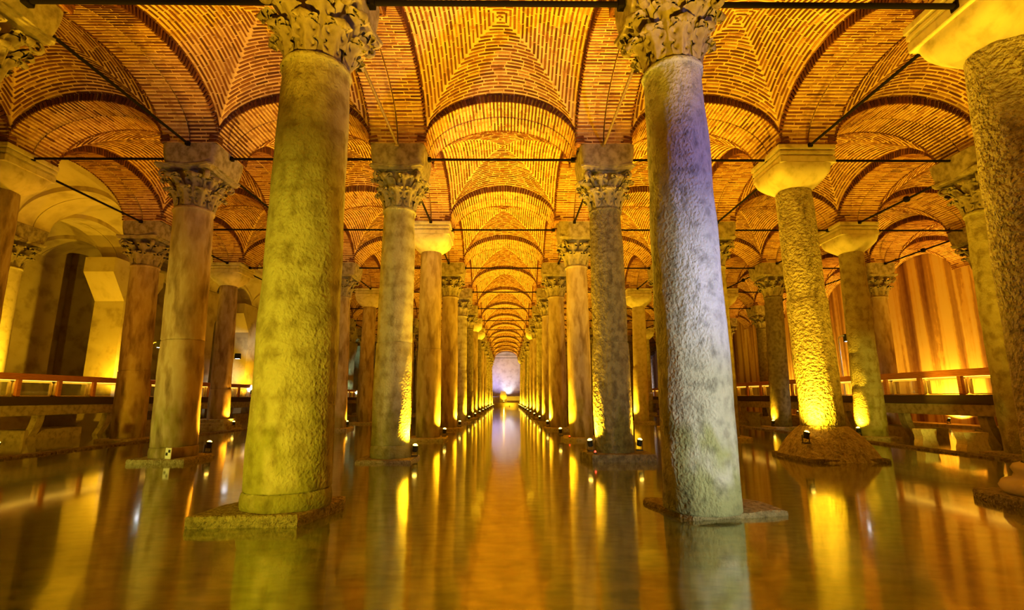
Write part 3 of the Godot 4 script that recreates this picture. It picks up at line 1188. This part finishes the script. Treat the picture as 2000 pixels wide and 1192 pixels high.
# ------------------------------------------------------------------ tie rods
func build_rods() -> void:
	var cross := MB.new()
	cross.tube([Vector3(-1.79, 0, 0), Vector3(1.79, 0, 0)], 0.03, 10)
	for s in [-1.0, 1.0]:
		cross.bevel_box(Vector3(-0.05, -0.05, -0.05), Vector3(0.05, 0.05, 0.05), 0.01, Transform3D(Basis.IDENTITY, Vector3(s * 1.76, 0, 0)))
	var cm := cross.done()
	var along := MB.new()
	along.tube([Vector3(0, 0, -1.94), Vector3(0, 0, 1.94)], 0.03, 10)
	for s in [-1.0, 1.0]:
		along.bevel_box(Vector3(-0.045, -0.045, -0.045), Vector3(0.045, 0.045, 0.045), 0.01, Transform3D(Basis.IDENTITY, Vector3(0, 0, s * 1.89)))
	var am := along.done()
	var knob := MB.new()
	knob.lathe([Vector2(0.001, -0.09), Vector2(0.06, -0.075), Vector2(0.085, -0.03), Vector2(0.085, 0.03), Vector2(0.06, 0.075), Vector2(0.001, 0.09)], 16)
	var km := knob.done()
	for k in range(0, ROWS + 1):
		for i in range(-3, 4):
			if i == -3 and k >= 3:
				continue
			var o := obj("tie_rod", cm, mats["iron"], null, at(i * W, 6.8 if k == 1 else 7.05, zr(k)))
			if k == 1:
				o.scale = Vector3(1, 1.35, 1.35)
			tag(o, "black iron tie rod across %s, %s" % [side_words(i), row_words(k)], "tie rod", "iron tie rods between the capitals")
	for k in range(0, ROWS):
		for j in 8:
			var xi := j - 3.5
			if (absf(xi) > 3.0 and k > 5) or (xi < -3.0 and k >= 3):
				continue
			var pale := absf(xi) < 1.0 and k == 1
			var o := obj("tie_rod", am, mats["old iron"] if pale else mats["iron"], null, at(xi * W, 7.09, zr(k + 0.5)))
			tag(o, "%s iron tie rod lengthwise on %s, %s" % ["rusty" if pale else "black", line_words(xi), "beside viewer" if k < 1 else "beyond %s row" % ORDINAL[k]], "tie rod", "iron tie rods between the capitals")
			if k >= 2 and (j + k) % 2 == 0 and absf(xi) > 2:
				obj("turnbuckle", km, mats["iron"], o, Vector3(0, 0, 0.1))


# ------------------------------------------------------------------ walkways
func build_walkways() -> void:
	walkway(-14.8, -1.0, "dark recesses")
	walkway(13.0, 1.0, "stained wall")
	# low kerbs standing just out of the water in front of the walkways
	for s in [[-11.15, "dark recesses"], [10.8, "stained wall"]]:
		var b := MB.new()
		b.bevel_box(Vector3(-0.14, -0.56, -26.0), Vector3(0.14, 0.05, 7.0), 0.03)
		tag(obj("stone_kerb", b.done(), mats["dark stone"], null, at(s[0], 0, 12.0)), "low wet stone kerb just breaking the water before the %s" % s[1], "kerb")
	# pale hollow-sided blocks resting at the water's edge
	for q in [[11.75, 14.0, 0.22, "pale waisted stone block under the railing, nearer the rough two-drum column"], [11.75, 12.6, 0.31, "pale waisted stone block under the railing, nearer the frame edge"]]:
		var b := MB.new()
		var rings := []
		for t in [[-0.55, 1.0], [0.02, 1.0], [0.08, 0.98], [0.16, 0.86], [0.26, 0.84], [0.34, 0.95], [0.4, 1.0], [0.45, 0.99]]:
			var hx: float = q[2] * t[1]
			rings.append([Vector3(-hx, t[0], -0.15), Vector3(hx, t[0], -0.15), Vector3(hx, t[0], 0.15), Vector3(-hx, t[0], 0.15)])
		b.prism_rings(rings)
		var o := obj("stone_block", b.done(), mats["pale block stone"], null, at(q[0], 0, q[1]))
		tag(o, q[3], "stone block")


func walkway(x: float, s: float, by: String) -> void:
	# s = +1: the walkway lies on the +x side of its railing
	var za := 7.0
	var bays := 34
	var pitch := 1.4
	var zb := za + bays * pitch
	var wide := 1.05 if s < 0 else 2.6
	var deck := MB.new()
	deck.bevel_box(Vector3(minf(-0.12 * s, wide * s), 1.12, -zb), Vector3(maxf(-0.12 * s, wide * s), 1.38, -za), 0.02)
	var dk := obj("walkway_deck", deck.done(), mats["dark wood"], null, at(x, 0, 0))
	tag(dk, "raised visitor walkway deck on stone brackets before the %s" % by, "walkway")
	var beam := MB.new()
	beam.bevel_box(Vector3(-0.08 if s > 0 else -0.27, 0.8, -zb), Vector3(0.27 if s > 0 else 0.08, 1.12, -za), 0.015)
	obj("edge_beam", beam.done(), mats["concrete"], dk)
	# curved brackets down to the water
	for q in 13:
		var b := MB.new()
		var pa := []
		for t in 11:
			var f := t / 10.0
			pa.append(Vector2(0.75 * f * f + 0.05, lerpf(0.85, -0.5, f)))
		for t in 10:
			var p0: Vector2 = pa[t]
			var p1: Vector2 = pa[t + 1]
			var th := 0.2
			for side in [0, 1]:
				var o2: float = th * side
				b.quad(Vector3((p0.x + o2) * s, p0.y, -0.13), Vector3((p0.x + o2) * s, p0.y, 0.13), Vector3((p1.x + o2) * s, p1.y, 0.13), Vector3((p1.x + o2) * s, p1.y, -0.13), Vector3(s * (2 * side - 1), 0.2 * (2 * side - 1), 0))
			for zz in [-0.13, 0.13]:
				b.quad(Vector3(p0.x * s, p0.y, zz), Vector3((p0.x + th) * s, p0.y, zz), Vector3((p1.x + th) * s, p1.y, zz), Vector3(p1.x * s, p1.y, zz), Vector3(0, 0, zz))
		obj("bracket", b.done(), mats["concrete"], dk, at(0, 0, za + 1.0 + q * 2.8))
	for q in 9:
		var b := MB.new()
		b.bevel_box(Vector3(-0.5, -0.5, -1.1), Vector3(0.4, 0.34 + 0.1 * (q % 2), 1.1), 0.04)
		obj("footing_block", b.done(), mats["concrete"], dk, at((0.9 if s > 0 else -0.65), 0, za + 2.2 + q * 4.0))
	# railing
	var rl := thing("walkway_railing", at(x, 0, 0), "red-brown wooden railing with framed glass panes before the %s" % by, "railing")
	var hr := MB.new()
	hr.bevel_box(Vector3(-0.05, 1.9, -zb), Vector3(0.05, 2.09, -za), 0.015)
	obj("handrail", hr.done(), mats["rail wood"], rl)
	var pm := MB.new()
	pm.bevel_box(Vector3(-0.045, 1.38, -0.07), Vector3(0.045, 1.9, 0.07), 0.01)
	var post := pm.done()
	var fm := MB.new()
	# pale frame set behind the pane
	fm.bevel_box(Vector3(-0.03, 1.82, -0.62), Vector3(0.03, 1.9, 0.62), 0.008)
	fm.bevel_box(Vector3(-0.03, 1.39, -0.62), Vector3(0.03, 1.42, 0.62), 0.006)
	for e in [-1.0, 1.0]:
		fm.bevel_box(Vector3(-0.03, 1.42, e * 0.62 - 0.04), Vector3(0.03, 1.82, e * 0.62 + 0.04), 0.008)
	var frame := fm.done()
	var gm := MB.new()
	gm.box(Vector3(-0.005, 1.42, -0.58), Vector3(0.005, 1.82, 0.58))
	var pane := gm.done()
	var ls := MB.new()
	ls.box(Vector3(-0.012, 1.875, -zb), Vector3(0.012, 1.89, -za))
	obj("led_strip", ls.done(), mats["led"], rl, Vector3(0.11 * s, 0, 0))
	var al := AreaLight3D.new()
	al.name = "light"
	al.area_size = Vector2(0.03, zb - za)
	al.light_color = Color(1.0, 0.78, 0.25)
	al.light_energy = 5.0
	al.area_range = 30.0
	al.shadow_enabled = true
	rl.add_child(al)
	al.position = Vector3(0.13 * s, 1.86, -(za + zb) / 2.0)
	al.basis = Basis(Vector3.RIGHT, -PI / 2)
	for q in bays + 1:
		obj("post", post, mats["rail wood"], rl, at(0, 0, za + q * pitch))
		if q < bays:
			obj("panel_frame", frame, mats["pale wood"], rl, at(0.2 * s, 0, za + (q + 0.5) * pitch))
			obj("glass_pane", pane, mats["clear glass"], rl, at(0.05 * s, 0, za + (q + 0.5) * pitch))
	# gooseneck lamps
	var spots := [[-15.45, 21.7, "slender white gooseneck lamp on the walkway between two brown columns"], [-15.45, 28.0, "slender white gooseneck lamp behind the column on the stepped base"]] if s < 0 else [[13.4, 19.5, "slender gooseneck lamp on the walkway before the stained wall"]]
	for q in spots:
		var g := thing("gooseneck_lamp", at(q[0], 1.38, q[1]), q[2], "lamp")
		var path := [Vector3(0, 0, 0), Vector3(0, 1.0, 0), Vector3(0, 2.0, 0)]
		for t in 9:
			var a := PI - t * PI / 8.0
			path.append(Vector3(0.2 + cos(a) * 0.2, 2.2 + sin(a) * 0.16, 0))
		var pole := MB.new()
		pole.tube(path, 0.03, 10)
		obj("pole", pole.done(), mats["white enamel"], g)
		var hd := MB.new()
		hd.lathe([Vector2(0.001, 0.3), Vector2(0.15, 0.3), Vector2(0.16, 0.28), Vector2(0.17, 0.0), Vector2(0.15, 0.0), Vector2(0.14, 0.02)], 20)
		obj("lamp_head", hd.done(), mats["black enamel"], g, Vector3(0.4, 2.12, 0))
		var ln := MB.new()
		ln.disc(0.0, 0.14, 20, -1.0)
		ln.disc(0.01, 0.14, 20, 1.0)
		obj("lens", ln.done(), mats["white lens"], g, Vector3(0.4, 2.13, 0))
		spot(g, Vector3(0.4, 2.1, 0), Vector3(0.4, 0, 0), Color(0.95, 0.97, 1.0), 5.0, 65.0, 0.12)


# ------------------------------------------------------------------ lamps
func spot(parent: Node, pos: Vector3, aim: Vector3, col: Color, energy: float, angle: float, size: float) -> void:
	var l := SpotLight3D.new()
	l.name = "light"
	l.light_color = col
	l.light_energy = energy
	l.spot_angle = angle
	l.spot_angle_attenuation = 0.8
	l.spot_range = 60.0
	l.spot_attenuation = 2.0
	l.light_size = size
	l.shadow_enabled = true
	parent.add_child(l, true)
	l.position = pos
	var d := (aim - pos).normalized()
	l.basis = Basis.looking_at(d, Vector3.UP if absf(d.y) < 0.95 else Vector3.BACK)


var housing: ArrayMesh
var lens: ArrayMesh
var stand: ArrayMesh


func uplight(pos: Vector3, tilt: Vector3, label: String, energy := 30.0, col := Color(1.0, 0.78, 0.13), angle := 75.0) -> void:
	if housing == null:
		var h := MB.new()
		h.lathe([Vector2(0.001, 0.0), Vector2(0.05, 0.0), Vector2(0.055, 0.01), Vector2(0.06, 0.12), Vector2(0.068, 0.125), Vector2(0.068, 0.14), Vector2(0.058, 0.14), Vector2(0.055, 0.128)], 16)
		housing = h.done()
		var l := MB.new()
		var dome := []
		for q in 4:
			var a := q * PI / 6.0
			dome.append(Vector2(maxf(0.001, cos(a) * 0.055), 0.128 + sin(a) * 0.045))
		l.lathe(dome, 8)
		lens = l.done()
		var s := MB.new()
		s.bevel_box(Vector3(-0.07, -0.1, -0.05), Vector3(0.07, -0.075, 0.05), 0.006)
		s.bevel_box(Vector3(-0.075, -0.09, -0.015), Vector3(-0.067, 0.08, 0.015), 0.002)
		s.bevel_box(Vector3(0.067, -0.09, -0.015), Vector3(0.075, 0.08, 0.015), 0.002)
		stand = s.done()
	var g := thing("uplight", pos, label, "lamp", "amber uplights at the column feet")
	obj("stand", stand, mats["lamp housing"], g)
	var up := tilt.normalized()
	var bx := Vector3.RIGHT if absf(up.x) < 0.9 else Vector3.BACK
	var bz := bx.cross(up).normalized()
	var b := Basis(up.cross(bz).normalized(), up, bz)
	var ho := obj("housing", housing, mats["lamp housing"], g)
	ho.basis = b
	var le := obj("lens", lens, mats["amber lens"], g)
	le.basis = b
	spot(g, up * 0.17, up * 3.0, col, energy, angle, 0.06)


func build_lamps() -> void:
	var amber := Color(1.0, 0.76, 0.26)
	for k in range(2, ROWS + 1):
		uplight(at(-W / 2 + 0.53, 0.175 if k == 2 else 0.208, zr(k) - 0.05), Vector3(0.12, 1, 0.15), "small amber uplight at aisle-side foot of %s column on mossy side" % ORDINAL[k], (54.0 if k == 2 else 42.0))
		uplight(at(W / 2 - 0.53 + (0.1 if k == 2 else 0.0), 0.275 if k == 2 else 0.208, zr(k) - 0.05), Vector3(-0.12, 1, 0.15), "small amber uplight at aisle-side foot of %s column on blue-grey side" % ORDINAL[k], (54.0 if k == 2 else 42.0))
	uplight(at(W / 2 + 0.1 + 0.55, 0.275, zr(2)), Vector3(0.15, 1, 0.1), "small amber uplight on the outer side of the dark pitted column's foot", 26.0)
	uplight(at(6.46, 0.46, zr(2) - 0.5), Vector3(0.25, 1, 0.05), "glaring amber uplight on the sloping pedestal of the rough two-drum column", 26.0)
	for q in [[1.5, 3], [1.5, 5], [2.5, 3], [2.5, 4], [1.5, 8], [2.5, 7], [3.5, 2], [3.5, 3], [3.5, 5], [3.5, 9]]:
		var k: int = q[1]
		uplight(at(q[0] * W - 0.53, 0.208, zr(k) - 0.1), Vector3(-0.1, 1, 0.1), "small amber uplight at foot of %s column, %s" % [ORDINAL[k], line_words(q[0])], 38.0)
	for q in [[-1.5, 4], [-1.5, 6], [-1.5, 10], [-2.5, 4], [-2.5, 8], [-1.5, 2], [-2.5, 2]]:
		var k: int = q[1]
		uplight(at(q[0] * W + 0.53, 0.208, zr(k) + (0.1 if k > 2 else 0.5)), Vector3(0.1, 1, 0.1 if k > 2 else -0.1), "small amber uplight at foot of %s column, %s" % [ORDINAL[k], line_words(q[0])], 18.0, Color(1.0, 0.68, 0.14))
	# unseen lamps at the columns beside the viewer light the vaults overhead and the fronts of the first row
	for x in [-2.5, -1.5, -0.5, 0.5, 1.5, 2.5]:
		uplight(at(x * W - 0.53 * signf(x), 0.208, zr(0) + 0.2), Vector3(0, 1, -0.43), "unseen amber uplight beside the viewer, %s" % line_words(x), 128.0 if x > -2.0 else 62.0, Color(1.0, 0.78, 0.13), 24.0)
	uplight(at(8.1, 0.21, 6.7), Vector3(-0.12, 1, -0.2), "added amber uplight on the outer side of the rough column cut by the frame edge", 36.0)  # unseen extra lamp, put in to brighten the arch soffit above
	uplight(at(-7.75, 0.21, 6.4), Vector3(0.12, 1, -0.2), "added amber uplight on the outer side of the carved column behind the frame edge", 13.0)  # unseen extra lamp that lifts the vault on the mossy side
	# wall washers below the stained wall
	for k in 5:
		uplight(at(20.4, 0.2, 11.0 + k * 6.0), Vector3(0.35, 1, 0), "small amber uplight washing the stained wall, %s along its foot" % ORDINAL[k + 1], 80.0, Color(1.0, 0.76, 0.2))
	var lg := MB.new()
	lg.bevel_box(Vector3(19.9, -0.56, -46.0), Vector3(20.98, 0.1, -4.0), 0.03)
	tag(obj("stone_ledge", lg.done(), mats["concrete"]), "low ledge along the foot of the stained wall carrying its lamps", "ledge")
	# lamps added to brighten the plastered piers and recesses beyond the walkway
	for k in [3, 4, 6, 8]:
		uplight(at(-15.3, 1.48, zr(k) - 1.3), Vector3(-0.45, 1, -0.25), "added amber uplight on the walkway before the %s plastered pier" % ORDINAL[k], 20.0, Color(1.0, 0.78, 0.13))
	# floods behind the viewer
	flood(at(-3.4, 0.7, 1.3), at(-2.3, 2.0, 6.0), Color(1.0, 0.9, 0.2), 31.0, "greenish yellow floodlight beside the viewer turned to the mossy yellow column")
	flood(at(4.3, 0.7, 1.2), at(2.45, 1.7, 6.0), Color(0.97, 0.97, 0.82), 30.0, "neutral white floodlight beside the viewer turned to the foot of the blue-grey column", -0.56, 26.0)
	flood(at(6.4, 0.8, 2.0), at(2.5, 3.9, 6.0), Color(0.66, 0.64, 1.0), 34.0, "lilac floodlight beside the viewer turned to the upper blue-grey column", -0.56, 22.0)
	flood(at(-9.6, 0.6, 5.4), at(-7.4, 1.6, 11.0), Color(0.98, 0.93, 0.35), 24.0, "greenish yellow floodlight turned to the brown column with the survey plate")
	flood(at(9.5, 0.6, 8.1), at(12.0, 1.6, 16.3), Color(1.0, 0.95, 0.3), 30.0, "greenish yellow floodlight turned to the column before the stained wall", -0.56, 14.0)
	# unseen lamp added on the kerb to light the underside of the walkway
	uplight(at(-11.15, 0.15, 7.4), Vector3(-0.45, 0.12, -1), "added amber lamp on the kerb beside the viewer aimed under the walkway", 50.0, Color(1.0, 0.78, 0.13), 28.0)


func flood(pos: Vector3, aim: Vector3, col: Color, energy: float, label: String, ground := -0.56, angle := 32.0) -> void:
	var g := thing("floodlight", pos, label, "lamp")
	var b := Basis.looking_at((aim - pos).normalized(), Vector3.UP)
	var m := MB.new()
	m.bevel_box(Vector3(-0.16, -0.11, 0.0), Vector3(0.16, 0.11, 0.12), 0.015)
	var o := obj("housing", m.done(), mats["lamp housing"], g)
	o.basis = b
	var l := MB.new()
	l.box(Vector3(-0.14, -0.09, -0.012), Vector3(0.14, 0.09, -0.002))
	var gm := glow("flood lens", col, 3.0)
	var lo := obj("lens", l.done(), gm, g)
	lo.basis = b
	var s := MB.new()
	s.bevel_box(Vector3(-0.03, ground - pos.y, 0.02), Vector3(0.03, -0.1, 0.08), 0.005)
	obj("stand", s.done(), mats["lamp housing"], g)
	spot(g, (aim - pos).normalized() * 0.05, aim - pos, col, energy, angle, 0.1)


# ------------------------------------------------------------------ far end and small things
func build_far_end() -> void:
	var z := zr(15)
	# platform with a low parapet before the far wall
	var p := MB.new()
	p.bevel_box(Vector3(-6, -0.56, -0.9), Vector3(6, 0.55, 0.9), 0.04)
	tag(obj("stone_platform", p.done(), mats["plaster"], null, at(0, 0, z - 1.4)), "low golden platform across the far end of the central aisle", "platform")
	var r := MB.new()
	r.bevel_box(Vector3(-6, 0.55, -0.06), Vector3(6, 1.5, 0.06), 0.02)
	tag(obj("low_parapet", r.done(), mats["far plaster"], null, at(0, 0, z - 1.2)), "pinkish low parapet on the far platform", "parapet")
	var st := MB.new()  # tapered block in place of two small unclear figures
	st.prism_rings([[Vector3(-0.62, 0, -0.3), Vector3(0.5, 0, -0.3), Vector3(0.5, 0, 0.3), Vector3(-0.62, 0, 0.3)], [Vector3(-0.55, 1.1, -0.25), Vector3(0.45, 1.0, -0.25), Vector3(0.45, 1.0, 0.25), Vector3(-0.55, 1.1, 0.25)], [Vector3(-0.4, 1.75, -0.18), Vector3(0.3, 1.65, -0.18), Vector3(0.3, 1.65, 0.18), Vector3(-0.4, 1.75, 0.18)]])
	tag(obj("stand_in_block", st.done(), mats["plinth stone"], null, at(-0.4, 0.55, z - 1.85)), "dark golden block standing in for two unclear figures on the far platform", "stone")
	uplight(at(-0.35, 0.66, z - 2.2), Vector3(0, 1, 0.6), "bright amber lamp on the far platform facing down the central aisle", 30.0)
	uplight(at(0.5, 0.05, z - 4.0), Vector3(0, 0.35, -1), "added amber lamp in the water facing the far platform", 9.0, Color(1.0, 0.8, 0.15), 50.0)  # extra lamp put in to light the platform face
	# white floods on the far wall
	flood(at(0.3, 0.75, z - 0.95), at(0.3, 2.8, z - 0.1), Color(0.95, 0.98, 0.95), 13.0, "white floodlight throwing a pale cone on the far wall", 0.55)
	flood(at(-4.2, 0.9, z - 3.4), at(0.5, 5.5, z), Color(0.8, 0.76, 1.0), 60.0, "lilac white floodlight at one side of the far wall")
	flood(at(-14.5, 1.7, 49.6), at(-16.8, 3.2, zr(10)), Color(0.75, 1.0, 0.95), 30.0, "cyan white floodlight turned to the tenth plastered pier")
	flood(at(14.2, 1.7, 54.2), at(16.8, 3.2, zr(11)), Color(0.82, 0.78, 1.0), 30.0, "lilac floodlight turned to the eleventh column of the outermost line", 1.38)
	flood(at(-14.5, 1.7, 29.0), at(-16.8, 3.4, zr(6)), Color(0.95, 0.98, 1.0), 36.0, "white floodlight turned to the sixth plastered pier beyond the walkway")
	marker(at(2.0, 0.16, zr(2) - 0.45), "tiny red marker light on the slab of the dark pitted column")
	marker(at(2.1, 0.09, zr(3) - 0.45), "tiny red marker light on the slab one column beyond the dark pitted one")
	# survey plate at the foot of the brown column
	var sp := thing("survey_plate", at(-W * 1.5 + 0.3, 0.0, zr(2) - 0.49), "small white survey plate with two black squares at the brown column's foot", "survey plate")
	var b := MB.new()
	b.bevel_box(Vector3(-0.085, 0.07, -0.01), Vector3(0.085, 0.31, 0.01), 0.006)
	obj("plate", b.done(), mats["white enamel"], sp)
	for q in [[0.035, 0.245], [-0.035, 0.185]]:
		var c := MB.new()
		c.box(Vector3(q[0] - 0.03, q[1] - 0.03, 0.009), Vector3(q[0] + 0.03, q[1] + 0.03, 0.013))
		obj("black_square", c.done(), mats["black enamel"], sp)
	sp.rotation.y = -0.35
